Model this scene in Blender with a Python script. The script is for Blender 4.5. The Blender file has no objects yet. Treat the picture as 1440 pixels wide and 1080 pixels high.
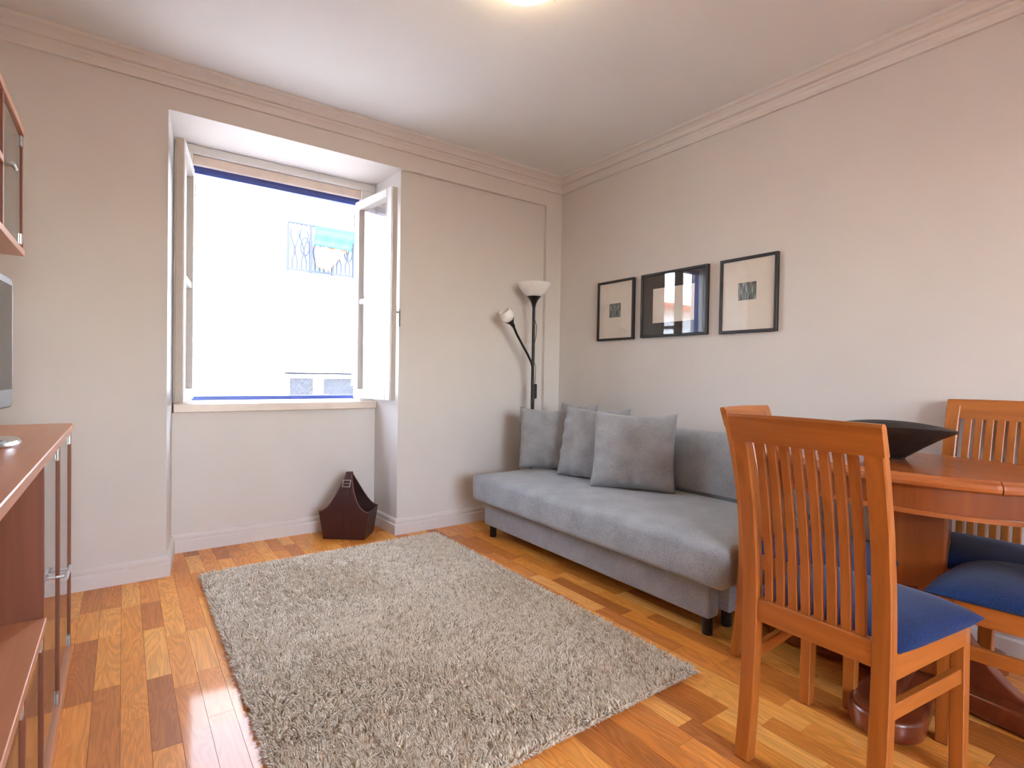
import bpy, bmesh, math, random
import numpy as np
from mathutils import Vector, Matrix
random.seed(7); rng = np.random.default_rng(7)
sc = bpy.context.scene
COL = sc.collection
PI = math.pi

# ------------------------------------------------------------------ camera
CAM_POS = (-2.7857, -3.2264, 1.05)
FPX, YAW, PITCH, ROLL = 757.4768, .6256, -.0170, .0169
_f = Vector((math.sin(YAW)*math.cos(PITCH), math.cos(YAW)*math.cos(PITCH), math.sin(PITCH)))
_r0 = Vector((math.cos(YAW), -math.sin(YAW), 0)); _u0 = _r0.cross(_f)
_r = _r0*math.cos(ROLL)+_u0*math.sin(ROLL); _u = -_r0*math.sin(ROLL)+_u0*math.cos(ROLL)
cam = bpy.data.cameras.new('camera'); cam_o = bpy.data.objects.new('camera', cam); COL.objects.link(cam_o)
M = Matrix((_r, _u, -_f)).transposed().to_4x4(); M.translation = CAM_POS
cam_o.matrix_world = M
cam.sensor_width = 36; cam.sensor_fit = 'HORIZONTAL'; cam.lens = FPX/1440*36; cam.clip_start = .02; cam.clip_end = 200
sc.camera = cam_o
def project(p):
    d = Vector(p)-Vector(CAM_POS); z = d.dot(_f)
    return (720+FPX*d.dot(_r)/z, 540-FPX*d.dot(_u)/z, z)

# ------------------------------------------------------------------ sky, sun, exposure
W = bpy.data.worlds.new('sky'); sc.world = W; W.use_nodes = True
nt = W.node_tree; nt.nodes.clear()
wo = nt.nodes.new('ShaderNodeOutputWorld'); bg = nt.nodes.new('ShaderNodeBackground'); sky = nt.nodes.new('ShaderNodeTexSky')
sky.sky_type = 'NISHITA'; sky.sun_disc = False; sky.sun_elevation = math.radians(70); sky.sun_rotation = math.radians(200)
sky.air_density = 1.0; sky.dust_density = 1.2; sky.ozone_density = 1.0
bg.inputs['Strength'].default_value = 1.5
hz = nt.nodes.new('ShaderNodeHueSaturation'); hz.inputs['Saturation'].default_value = .55   # thin bright overcast
nt.links.new(sky.outputs[0], hz.inputs['Color']); nt.links.new(hz.outputs[0], bg.inputs[0]); nt.links.new(bg.outputs[0], wo.inputs[0])
sc.view_settings.view_transform = 'Standard'; sc.view_settings.look = 'None'
sc.view_settings.gamma = 1; sc.view_settings.use_curve_mapping = False
sc.view_settings.exposure = 1.78
sc.cycles.max_bounces = 14; sc.cycles.diffuse_bounces = 8; sc.cycles.glossy_bounces = 6
sc.cycles.transparent_max_bounces = 16; sc.cycles.caustics_reflective = False; sc.cycles.caustics_refractive = False
sc.cycles.sample_clamp_indirect = 8.0
sc.cycles.use_denoising = True

# ------------------------------------------------------------------ materials
def newmat(name):
    m = bpy.data.materials.new(name); m.use_nodes = True
    b = m.node_tree.nodes['Principled BSDF']
    return m, m.node_tree, b
def rgb(r, g, b):
    f = lambda c: ((c/255+.055)/1.055)**2.4 if c/255 > .04045 else c/255/12.92
    return (f(r), f(g), f(b), 1)
def node(t, typ, **kw):
    n = t.nodes.new(typ)
    for k, v in kw.items():
        if k in n.inputs: n.inputs[k].default_value = v
        else: setattr(n, k, v)
    return n
def ramp(t, stops):
    n = t.nodes.new('ShaderNodeValToRGB'); e = n.color_ramp.elements
    while len(e) < len(stops): e.new(.5)
    for el, (p, c) in zip(e, stops): el.position = p; el.color = c
    return n
def mapped(t, coord='Object', scale=(1, 1, 1), offs=None):
    tc = t.nodes.new('ShaderNodeTexCoord'); mp = t.nodes.new('ShaderNodeMapping'); mp.inputs['Scale'].default_value = scale
    t.links.new(tc.outputs[coord], mp.inputs['Vector'])
    return mp.outputs[0]
def bump(t, b, h, strength=.2, dist=.002):
    n = t.nodes.new('ShaderNodeBump'); n.inputs['Strength'].default_value = strength; n.inputs['Distance'].default_value = dist
    t.links.new(h, n.inputs['Height']); t.links.new(n.outputs[0], b.inputs['Normal'])
def plain(name, col, rough=.5, metal=0, spec=.5, coat=0, noise=0, nscale=30, bmp=0, bscale=200):
    m, t, b = newmat(name); b.inputs['Roughness'].default_value = rough; b.inputs['Metallic'].default_value = metal
    b.inputs['Specular IOR Level'].default_value = spec; b.inputs['Coat Weight'].default_value = coat
    b.inputs['Base Color'].default_value = col
    v = mapped(t)
    n = node(t, 'ShaderNodeTexNoise', Scale=nscale, Detail=4.0); t.links.new(v, n.inputs['Vector'])
    k = max(noise, .02)
    c0 = tuple(max(0, c*(1-k)) for c in col[:3])+(1,); c1 = tuple(min(1, c*(1+k)) for c in col[:3])+(1,)
    r = ramp(t, [(.3, c0), (.7, c1)]); t.links.new(n.outputs['Fac'], r.inputs[0]); t.links.new(r.outputs[0], b.inputs['Base Color'])
    if bmp:
        n2 = node(t, 'ShaderNodeTexNoise', Scale=bscale, Detail=3.0); t.links.new(v, n2.inputs['Vector']); bump(t, b, n2.outputs['Fac'], bmp)
    return m
def wood(name, dark, light, rough=.35, axis=2, scale=1.0, coat=.3, spec=.5):
    """grain runs along the given object axis"""
    m, t, b = newmat(name)
    s = [28*scale]*3; s[axis] = 1.6*scale
    v = mapped(t, 'Object', tuple(s))
    oi = t.nodes.new('ShaderNodeObjectInfo')
    ad = node(t, 'ShaderNodeVectorMath', operation='ADD'); mu = node(t, 'ShaderNodeMath', operation='MULTIPLY'); mu.inputs[1].default_value = 37
    t.links.new(oi.outputs['Random'], mu.inputs[0]); t.links.new(v, ad.inputs[0]); t.links.new(mu.outputs[0], ad.inputs[1])
    n = node(t, 'ShaderNodeTexNoise', Scale=1.0, Detail=6.0, Roughness=.6, Distortion=.6); t.links.new(ad.outputs[0], n.inputs['Vector'])
    r = ramp(t, [(.3, dark), (.72, light)]); t.links.new(n.outputs['Fac'], r.inputs[0]); t.links.new(r.outputs[0], b.inputs['Base Color'])
    b.inputs['Roughness'].default_value = rough; b.inputs['Coat Weight'].default_value = coat; b.inputs['Coat Roughness'].default_value = .2
    b.inputs['Specular IOR Level'].default_value = spec
    bump(t, b, n.outputs['Fac'], .05, .001)
    return m
def fabric(name, c0, c1, scale=420, bmp=.5, sheen=.3):
    m, t, b = newmat(name); v = mapped(t, 'Object')
    n = node(t, 'ShaderNodeTexNoise', Scale=scale, Detail=2.0); t.links.new(v, n.inputs['Vector'])
    n2 = node(t, 'ShaderNodeTexNoise', Scale=9.0, Detail=3.0); t.links.new(v, n2.inputs['Vector'])
    mx = node(t, 'ShaderNodeMath', operation='MULTIPLY_ADD'); mx.inputs[1].default_value = .35
    t.links.new(n2.outputs['Fac'], mx.inputs[0]); t.links.new(n.outputs['Fac'], mx.inputs[2])
    r = ramp(t, [(.48, c0), (.85, c1)]); t.links.new(mx.outputs[0], r.inputs[0]); t.links.new(r.outputs[0], b.inputs['Base Color'])
    b.inputs['Roughness'].default_value = .9; b.inputs['Sheen Weight'].default_value = sheen; b.inputs['Specular IOR Level'].default_value = .2
    bump(t, b, n.outputs['Fac'], bmp, .0015)
    return m
def plank_mat(name, per_object):
    m, t, b = newmat(name)
    g = t.nodes.new('ShaderNodeNewGeometry')
    if per_object: rnd = t.nodes.new('ShaderNodeObjectInfo').outputs['Random']
    else: rnd = g.outputs['Random Per Island']
    mu = node(t, 'ShaderNodeMath', operation='MULTIPLY'); mu.inputs[1].default_value = 53; t.links.new(rnd, mu.inputs[0])
    mp = t.nodes.new('ShaderNodeMapping'); mp.inputs['Scale'].default_value = (16, 2.2, 3); t.links.new(g.outputs['Position'], mp.inputs['Vector'])
    ad = node(t, 'ShaderNodeVectorMath', operation='ADD'); t.links.new(mp.outputs[0], ad.inputs[0]); t.links.new(mu.outputs[0], ad.inputs[1])
    n = node(t, 'ShaderNodeTexNoise', Scale=.9, Detail=2.0, Roughness=.5, Distortion=.8); t.links.new(ad.outputs[0], n.inputs['Vector'])
    w = node(t, 'ShaderNodeMath', operation='MULTIPLY'); w.inputs[1].default_value = 70; t.links.new(n.outputs['Fac'], w.inputs[0])
    sn = node(t, 'ShaderNodeMath', operation='SINE'); t.links.new(w.outputs[0], sn.inputs[0])
    mp2 = t.nodes.new('ShaderNodeMapping'); mp2.inputs['Scale'].default_value = (240, 9, 3); t.links.new(g.outputs['Position'], mp2.inputs['Vector'])
    n3 = node(t, 'ShaderNodeTexNoise', Scale=1.0, Detail=3.0); t.links.new(mp2.outputs[0], n3.inputs['Vector'])
    base = ramp(t, [(0, rgb(176, 106, 50)), (.12, rgb(200, 122, 54)), (.35, rgb(224, 144, 62)), (.75, rgb(232, 158, 74)), (1, rgb(240, 178, 98))])
    t.links.new(rnd, base.inputs[0])
    gr = node(t, 'ShaderNodeMapRange'); gr.inputs[1].default_value = -1; gr.inputs[2].default_value = 1; gr.inputs[3].default_value = .88; gr.inputs[4].default_value = 1.1
    t.links.new(sn.outputs[0], gr.inputs[0])
    g2 = node(t, 'ShaderNodeMapRange'); g2.inputs[1].default_value = .3; g2.inputs[2].default_value = .7; g2.inputs[3].default_value = .92; g2.inputs[4].default_value = 1.1
    t.links.new(n3.outputs['Fac'], g2.inputs[0])
    m1 = node(t, 'ShaderNodeMath', operation='MULTIPLY'); t.links.new(gr.outputs[0], m1.inputs[0]); t.links.new(g2.outputs[0], m1.inputs[1])
    vm = node(t, 'ShaderNodeVectorMath', operation='SCALE'); t.links.new(base.outputs[0], vm.inputs[0]); t.links.new(m1.outputs[0], vm.inputs['Scale'])
    t.links.new(vm.outputs[0], b.inputs['Base Color'])
    b.inputs['Roughness'].default_value = .42; b.inputs['Coat Weight'].default_value = .5; b.inputs['Coat Roughness'].default_value = .08; b.inputs['Specular IOR Level'].default_value = .12
    n4 = node(t, 'ShaderNodeTexNoise', Scale=7.0, Detail=1.0); t.links.new(g.outputs['Position'], n4.inputs['Vector'])
    bump(t, b, n4.outputs['Fac'], .12, .004)
    return m
def glassmat(name, tint=(1, 1, 1, 1), rough=0.0, trans=1.0):
    m = bpy.data.materials.new(name); m.use_nodes = True; t = m.node_tree; t.nodes.clear()
    o = t.nodes.new('ShaderNodeOutputMaterial'); mx = t.nodes.new('ShaderNodeMixShader'); lw = node(t, 'ShaderNodeLayerWeight', Blend=.5); pw = node(t, 'ShaderNodeMath', operation='POWER'); pw.inputs[1].default_value = 5; fr = node(t, 'ShaderNodeMath', operation='MULTIPLY_ADD'); fr.inputs[1].default_value = .96; fr.inputs[2].default_value = .04; t.links.new(lw.outputs['Facing'], pw.inputs[0]); t.links.new(pw.outputs[0], fr.inputs[0])
    tr = node(t, 'ShaderNodeBsdfTransparent'); tr.inputs[0].default_value = tint
    gl = t.nodes.new('ShaderNodeBsdfGlossy'); gl.inputs['Roughness'].default_value = rough
    n = node(t, 'ShaderNodeTexNoise', Scale=2.0); mr = node(t, 'ShaderNodeMapRange'); mr.inputs[3].default_value = .97; mr.inputs[4].default_value = 1.0
    t.links.new(n.outputs['Fac'], mr.inputs[0]); t.links.new(mr.outputs[0], gl.inputs['Color'])
    t.links.new(fr.outputs[0], mx.inputs[0]); t.links.new(tr.outputs[0], mx.inputs[1]); t.links.new(gl.outputs[0], mx.inputs[2]); t.links.new(mx.outputs[0], o.inputs[0])
    return m
MAT = {}
MAT['wall'] = plain('wall_paint', (.665, .63, .60, 1), .75, spec=.25, noise=.012, nscale=3, bmp=.04, bscale=160)
MAT['ceiling'] = plain('ceiling_paint', (.77, .79, .795, 1), .8, spec=.2, noise=.01, nscale=2)
MAT['trim'] = plain('trim_paint', (.69, .66, .64, 1), .5, spec=.35, noise=.012, nscale=4)
MAT['white'] = plain('white_lacquer', (.74, .74, .725, 1), .3, noise=.01)
MAT['rebate'] = plain('window_rebate_grey', (.52, .48, .44, 1), .5, noise=.03)
MAT['blue'] = plain('blue_lacquer', rgb(62, 80, 152), .35, noise=.05)
MAT['marble'] = plain('beige_marble', rgb(222, 208, 196), .3, noise=.06, nscale=12)
MAT['plank'] = plank_mat('oak_plank', True); MAT['plank_far'] = plank_mat('oak_plank_far', False)
MAT['joint'] = plain('floor_joint', rgb(56, 30, 14), .8)
MAT['chair'] = wood('chair_beech', rgb(150, 84, 28), rgb(184, 108, 44), .38, 2)
MAT['chair_h'] = wood('chair_beech_cross', rgb(150, 84, 28), rgb(184, 108, 44), .38, 0)
MAT['chair_d'] = wood('chair_beech_deep', rgb(150, 84, 28), rgb(184, 108, 44), .38, 1)
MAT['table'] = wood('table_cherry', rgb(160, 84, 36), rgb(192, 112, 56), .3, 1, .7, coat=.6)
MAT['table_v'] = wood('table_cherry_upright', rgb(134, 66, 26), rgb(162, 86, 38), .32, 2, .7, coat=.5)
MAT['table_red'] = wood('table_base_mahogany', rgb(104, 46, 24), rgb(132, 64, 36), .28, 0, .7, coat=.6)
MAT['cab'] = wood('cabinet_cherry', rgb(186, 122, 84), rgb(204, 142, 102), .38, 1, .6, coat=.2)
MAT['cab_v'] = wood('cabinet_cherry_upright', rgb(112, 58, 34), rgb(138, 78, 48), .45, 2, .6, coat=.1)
MAT['cab_edge'] = wood('cabinet_edge_band', rgb(196, 132, 92), rgb(212, 150, 110), .35, 1, .6)
MAT['navy'] = fabric('navy_velour', rgb(14, 31, 68), rgb(26, 54, 104), 300, .25, .12)
MAT['sofa'] = fabric('sofa_grey_weave', rgb(124, 128, 132), rgb(170, 175, 180), 380, .5)
MAT['pillow'] = fabric('cushion_grey_linen', rgb(127, 129, 131), rgb(173, 175, 177), 460, .45)
MAT['black'] = plain('black_plastic', rgb(22, 21, 22), .4, noise=.1)
MAT['frame'] = plain('black_stained_frame', rgb(34, 31, 31), .45, noise=.15, nscale=60)
MAT['mat'] = plain('passepartout_cream', rgb(232, 224, 212), .9, noise=.01)
MAT['matdark'] = plain('passepartout_charcoal', rgb(52, 48, 47), .9, noise=.05)
MAT['glass'] = glassmat('clear_glass')
MAT['cabglass'] = glassmat('cabinet_glass', (.74, .80, .77, 1), .04)
MAT['metal'] = plain('brushed_steel', rgb(190, 190, 188), .3, 1, noise=.05)
MAT['chrome'] = plain('chrome', rgb(220, 220, 222), .08, 1)
MAT['silver'] = plain('silver_plastic', rgb(88, 84, 82), .4, .3)
MAT['screen'] = plain('television_screen', rgb(10, 16, 18), .12, spec=.6)
MAT['leather'] = plain('brown_leather', rgb(62, 30, 30), .42, spec=.5, noise=.18, nscale=14, bmp=.25, bscale=180)
MAT['leather_in'] = plain('brown_leather_lining', rgb(50, 25, 26), .7, noise=.12)
MAT['stitch'] = plain('tan_edge_stitch', rgb(128, 96, 86), .7)
MAT['lampblack'] = plain('lamp_black_metal', rgb(30, 27, 26), .38, .3, noise=.1)
MAT['bowl'] = plain('dark_bronze_wood', rgb(40, 36, 34), .45, noise=.3, nscale=25, bmp=.4, bscale=60)
MAT['foot'] = plain('furniture_glide', rgb(30, 28, 28), .5)
MAT['plaster'] = plain('outside_white_plaster', (.80, .79, .77, 1), .85, noise=.03, nscale=1.5)
MAT['iron'] = plain('balcony_iron', rgb(34, 38, 50), .6)
MAT['cloth_blue'] = plain('cloth_sky_blue', rgb(46, 122, 144), .9, noise=.05)
MAT['cloth_orange'] = plain('cloth_orange', rgb(190, 90, 66), .9, noise=.08)
MAT['doorgrey'] = plain('shutter_blue_grey', rgb(104, 112, 132), .6)
MAT['tile'] = plain('roof_terracotta', rgb(178, 88, 62), .8, noise=.25, nscale=8)
MAT['curtain'] = plain('dim_curtain', rgb(34, 40, 58), .9, noise=.2, nscale=20)
MAT['street'] = plain('street_limestone', rgb(158, 154, 148), .9, noise=.15, nscale=6)
def shade_glass():
    m, t, b = newmat('frosted_white_shade'); b.inputs['Base Color'].default_value = (.86, .85, .85, 1); b.inputs['Roughness'].default_value = .25
    n = node(t, 'ShaderNodeTexNoise', Scale=14.0); r = ramp(t, [(.3, (.80, .79, .79, 1)), (.7, (.90, .89, .89, 1))])
    t.links.new(mapped(t), n.inputs['Vector']); t.links.new(n.outputs['Fac'], r.inputs[0]); t.links.new(r.outputs[0], b.inputs['Base Color'])
    b.inputs['Subsurface Weight'].default_value = .35; b.inputs['Subsurface Radius'].default_value = (.02, .02, .02); b.inputs['Subsurface Scale'].default_value = .5
    return m
MAT['shade'] = shade_glass()
def lit_glass():
    m, t, b = newmat('lit_opal_glass'); b.inputs['Base Color'].default_value = (.95, .9, .82, 1)
    n = node(t, 'ShaderNodeTexNoise', Scale=3.0); r = ramp(t, [(0, (1, .74, .42, 1)), (1, (1, .80, .50, 1))])
    t.links.new(n.outputs['Fac'], r.inputs[0]); t.links.new(r.outputs[0], b.inputs['Emission Color']); b.inputs['Emission Strength'].default_value = LAMP
    return m
LAMP = 5.0
MAT['lit'] = lit_glass()
def photo_mat():
    m, t, b = newmat('small_print_street_view'); v = mapped(t, 'Object', (1, 130, 22))
    n = node(t, 'ShaderNodeTexNoise', Scale=1.0, Detail=5.0); t.links.new(v, n.inputs['Vector'])
    r = ramp(t, [(.36, rgb(34, 38, 38)), (.52, rgb(92, 104, 102)), (.66, rgb(178, 186, 180))]); t.links.new(n.outputs['Fac'], r.inputs[0]); t.links.new(r.outputs[0], b.inputs['Base Color'])
    b.inputs['Roughness'].default_value = .6
    return m
MAT['photo'] = photo_mat()
def rug_mat():
    m, t, b = newmat('rug_shag_yarn'); g = t.nodes.new('ShaderNodeNewGeometry')
    r = ramp(t, [(0, rgb(172, 152, 126)), (.22, rgb(222, 206, 182)), (.65, rgb(242, 230, 210)), (1, rgb(250, 243, 230))])
    t.links.new(g.outputs['Random Per Island'], r.inputs[0]); t.links.new(r.outputs[0], b.inputs['Base Color'])
    b.inputs['Roughness'].default_value = .95; b.inputs['Specular IOR Level'].default_value = .1; b.inputs['Sheen Weight'].default_value = .2
    return m
MAT['rug'] = rug_mat(); MAT['rugback'] = plain('rug_backing', rgb(178, 158, 132), .95, noise=.2)

# ------------------------------------------------------------------ mesh helpers
class MB:
    def __init__(s): s.v = []; s.f = []; s.sm = []
    def add(s, vs, fs, smooth=False):
        o = len(s.v); s.v += [tuple(v) for v in vs]; s.f += [tuple(i+o for i in f) for f in fs]; s.sm += [smooth]*len(fs); return s
    def bm(s, bm, smooth=False):
        bm.verts.index_update(); vs = [v.co[:] for v in bm.verts]; fs = [[v.index for v in f.verts] for f in bm.faces]; bm.free(); return s.add(vs, fs, smooth)
    def box(s, a, b, bev=.003, seg=1, mat=None, smooth=False):
        bm = bmesh.new(); bmesh.ops.create_cube(bm, size=1)
        for v in bm.verts: v.co = Vector([(a[i]+b[i])/2+v.co[i]*(b[i]-a[i]) for i in range(3)])
        if bev: bmesh.ops.bevel(bm, geom=bm.edges[:], offset=bev, segments=seg, affect='EDGES', profile=.5)
        if mat is not None: bmesh.ops.transform(bm, matrix=mat, verts=bm.verts)
        return s.bm(bm, smooth)
    def prism(s, poly, z0, z1, bev=0, axis=2, seg=2, mat=None, smooth=False):
        """extrude a 2-D outline along an axis (0: poly is y,z; 1: x,z; 2: x,y)"""
        bm = bmesh.new()
        def P(p, h): return {2: (p[0], p[1], h), 1: (p[0], h, p[1]), 0: (h, p[0], p[1])}[axis]
        lo = [bm.verts.new(P(p, z0)) for p in poly]; hi = [bm.verts.new(P(p, z1)) for p in poly]; n = len(poly)
        bm.faces.new(lo[::-1]); bm.faces.new(hi)
        for i in range(n): bm.faces.new((lo[i], lo[(i+1) % n], hi[(i+1) % n], hi[i]))
        bmesh.ops.recalc_face_normals(bm, faces=bm.faces)
        if bev:
            ed = [e for e in bm.edges if len(e.link_faces) == 2 and e.calc_face_angle(0) > .6]
            bmesh.ops.bevel(bm, geom=ed, offset=bev, segments=seg, affect='EDGES', profile=.5)
        if mat is not None: bmesh.ops.transform(bm, matrix=mat, verts=bm.verts)
        return s.bm(bm, smooth)
    def tube(s, pts, r, n=10, cap=True):
        pts = [Vector(p) for p in pts]; rs = r if isinstance(r, (list, tuple)) else [r]*len(pts); vs = []; fs = []
        up = Vector((0, 0, 1)); prev = None
        for i, p in enumerate(pts):
            d = (pts[min(i+1, len(pts)-1)]-pts[max(i-1, 0)]).normalized()
            a = prev if prev is not None else (up if abs(d.z) < .9 else Vector((1, 0, 0)))
            x = (a-d*a.dot(d)).normalized(); y = d.cross(x); prev = x
            vs += [p+(x*math.cos(2*PI*k/n)+y*math.sin(2*PI*k/n))*rs[i] for k in range(n)]
        for i in range(len(pts)-1):
            for k in range(n): fs.append((i*n+k, i*n+(k+1) % n, (i+1)*n+(k+1) % n, (i+1)*n+k))
        if cap: fs.append(tuple(range(n))[::-1]); fs.append(tuple(range((len(pts)-1)*n, len(pts)*n)))
        return s.add(vs, fs, True)
    def lathe(s, prof, c=(0, 0, 0), n=40, mat=None):
        vs = []; fs = []; m = len(prof)
        for k in range(n):
            a = 2*PI*k/n
            for r, z in prof:
                v = Vector((r*math.cos(a), r*math.sin(a), z))
                if mat is not None: v = mat @ v
                vs.append(v+Vector(c))
        for k in range(n):
            for j in range(m-1): fs.append((k*m+j, ((k+1) % n)*m+j, ((k+1) % n)*m+j+1, k*m+j+1))
        return s.add(vs, fs, True)
    def build(s, name, mat, parent=None, sharp=.6):
        me = bpy.data.meshes.new(name); me.from_pydata(s.v, [], s.f); me.polygons.foreach_set('use_smooth', s.sm)
        bm = bmesh.new(); bm.from_mesh(me); bmesh.ops.remove_doubles(bm, verts=bm.verts, dist=1e-6); bmesh.ops.recalc_face_normals(bm, faces=bm.faces)
        for e in bm.edges:
            if len(e.link_faces) == 2 and e.calc_face_angle(0) > sharp: e.smooth = False
        bm.to_mesh(me); bm.free()
        me.materials.append(MAT[mat] if isinstance(mat, str) else mat)
        o = bpy.data.objects.new(name, me); COL.objects.link(o)
        if parent is not None: o.parent = parent
        return o
def tag(o, label=None, cat=None, group=None, kind=None):
    if label: o['label'] = label
    if cat: o['category'] = cat
    if group: o['group'] = group
    if kind: o['kind'] = kind
    return o
def empty(name, loc=(0, 0, 0), rz=0, parent=None):
    o = bpy.data.objects.new(name, None); COL.objects.link(o); o.location = loc; o.rotation_euler = (0, 0, rz); o.empty_display_size = .05
    if parent is not None: o.parent = parent
    return o
def copy_tree(o, parent=None):
    c = o.copy(); COL.objects.link(c)
    if parent is not None: c.parent = parent
    for ch in list(o.children): copy_tree(ch, c)
    return c
def sweep(poly, prof, side=1, closed=False):
    """sweep a (distance from wall, height) profile along a floor polyline with mitred corners"""
    mb = MB(); n = len(poly); P = [Vector(p) for p in poly]; vs = []; m = len(prof)
    for i in range(n):
        d0 = (P[i]-P[i-1]).normalized() if i > 0 or closed else None
        d1 = (P[(i+1) % n]-P[i]).normalized() if i < n-1 or closed else None
        d0 = d0 or d1; d1 = d1 or d0
        n0 = Vector((d0.y, -d0.x))*side; n1 = Vector((d1.y, -d1.x))*side
        b = (n0+n1).normalized(); k = 1/max(.2, b.dot(n0))
        for d, z in prof: q = P[i]+b*d*k; vs.append((q.x, q.y, z))
    fs = []
    for i in range(n if closed else n-1):
        for j in range(m): fs.append((i*m+j, ((i+1) % n)*m+j, ((i+1) % n)*m+(j+1) % m, i*m+(j+1) % m))
    if not closed: fs.append(tuple(range(m))); fs.append(tuple(range((n-1)*m, n*m))[::-1])
    return mb.add(vs, fs)

# ------------------------------------------------------------------ room shell
HC = 2.565; XL = -3.40; YR = -6.0; YO = .62   # ceiling, left wall, rear wall, outer face of the window wall
b = MB()
b.prism([(XL-.15, 0), (-2.606, 0), (-2.555, .42), (-2.555, YO), (XL-.15, YO)], -.05, 2.8)
b.prism([(-1.341, .03), (-.152, .03), (-.152, 0), (.15, 0), (.15, YO), (-1.362, YO), (-1.362, .42)], -.05, 2.352)
b.prism([(-2.606, 0), (.15, 0), (.15, YO), (-2.606, YO)], 2.352, 2.8)
b.prism([(-2.56, .375), (-1.355, .375), (-1.355, YO), (-2.56, YO)], -.05, .80)
tag(b.build('wall_back', 'wall'), 'off-white window wall with deep recess', kind='structure')
tag(MB().prism([(0, 0), (.15, 0), (.15, YR-.15), (0, YR-.15)], -.05, 2.8).build('wall_right', 'wall'), 'off-white plain wall behind the sofa', kind='structure')
tag(MB().prism([(XL-.15, 0), (XL, 0), (XL, YR), (XL-.15, YR)], -.05, 2.8).build('wall_left', 'wall'), 'off-white wall behind the cherry cabinets', kind='structure')
b = MB(); RW = (-3.0, -.9, .9, 2.20)     # opening added behind the viewer to let in fill light
b.box((XL-.15, YR-.15, -.05), (RW[0], YR, 2.8), 0); b.box((RW[1], YR-.15, -.05), (0, YR, 2.8), 0)
b.box((RW[0], YR-.15, -.05), (RW[1], YR, RW[2]), 0); b.box((RW[0], YR-.15, RW[3]), (RW[1], YR, 2.8), 0)
tag(b.build('wall_front', 'wall'), 'off-white wall behind the viewer', kind='structure')
w2 = empty('window_added', (-2.0, YR-.08, .85)); tag(w2, 'unseen white casement window added behind the viewer for fill light', kind='structure')
for (x0, x1, z0, z1) in ((RW[0], RW[0]+.06, .9, 2.20), (RW[1]-.06, RW[1], .9, 2.20), (-1.985, -1.915, .96, 2.14), (RW[0]+.06, RW[1]-.06, .9, .96), (RW[0]+.06, RW[1]-.06, 2.14, 2.20)):
    m = MB().box((x0, YR-.11, z0), (x1, YR-.05, z1), .003); m.v = [tuple(Vector(v)-Vector(w2.location)) for v in m.v]; m.build('window_frame', 'white', w2)
for (x0, x1) in ((RW[0]+.06, -1.985), (-1.915, RW[1]-.06)):
    m = MB().box((x0, YR-.083, .96), (x1, YR-.077, 2.14), 0); m.v = [tuple(Vector(v)-Vector(w2.location)) for v in m.v]; m.build('pane', 'glass', w2)
tag(MB().prism([(XL, YR), (0, YR), (0, 0), (XL, 0)], HC, HC+.22).build('ceiling', 'ceiling'), 'plain white ceiling', kind='structure')
crown = [(0, 2.462), (.016, 2.462), (.018, 2.478), (.026, 2.492), (.036, 2.500), (.040, 2.508), (.036, 2.513), (.050, 2.516), (.060, 2.532), (.078, 2.545), (.090, 2.549), (.092, HC-.0005), (0, HC-.0005)]
tag(sweep([(XL, 0), (0, 0)], crown, 1).build('trim_1', 'trim', sharp=.35), 'stepped white crown moulding above the window', kind='structure')
tag(sweep([(0, 0), (0, YR)], crown, 1).build('trim_2', 'trim', sharp=.35), 'stepped white crown moulding above the sofa wall', kind='structure')
tag(sweep([(0, YR), (XL, YR), (XL, 0)], crown, 1).build('trim_3', 'trim', sharp=.35), 'stepped white crown moulding above the cabinet wall', kind='structure')
bprof = [(0, 0), (.020, 0), (.020, .062), (.017, .067), (.013, .070), (.013, .075), (.015, .079), (.015, .091), (.012, .098), (.006, .103), (0, .104)]
tag(sweep([(XL, 0), (-2.606, 0), (-2.561, .375), (-1.3605, .375), (-1.341, .03), (-.152, .03), (-.152, 0), (0, 0)], bprof, 1).build('baseboard_back', 'trim', sharp=.3), 'moulded white baseboard under the window', kind='structure')
tag(sweep([(0, 0), (0, YR)], bprof, 1).build('baseboard_right', 'trim', sharp=.3), 'moulded white baseboard along the sofa wall', kind='structure')
tag(sweep([(0, YR), (XL, YR), (XL, 0)], bprof, 1).build('baseboard_left', 'trim', sharp=.3), 'moulded white baseboard behind the cabinets', kind='structure')

# floor: slab with single planks
fl = MB().prism([(XL, YR), (0, YR), (0, .03), (-1.345, .03), (-1.362, .375), (-2.556, .375), (-2.606, 0), (XL, 0)], -.05, -.004).build('floor', 'joint')
tag(fl, 'glossy oak parquet floor of short planks', kind='structure')
PW = .0715
def plank_mesh():
    mb = MB(); mb.box((-PW/2+.0005, -.5, -.012), (PW/2-.0005, .5, 0), .0); me = mb.build('plank', 'plank'); return me
planks = []
x = 0.0; row = 0
while x > XL:
    xc = x-PW/2; rr = random.Random(row*31+5)
    ymax = .375 if -2.63 < xc < -1.33 else (.03 if -1.36 < xc < -.15 else 0.0)
    y = ymax
    first = True
    while y > YR:
        L = rr.choice([.30, .36, .42, .42, .48, .52]);
        if first: L *= rr.uniform(.3, 1); first = False
        L = min(L, y-YR)
        if L > .03: planks.append((xc, y-L/2, L))
        y -= L
    x -= PW; row += 1
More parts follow.
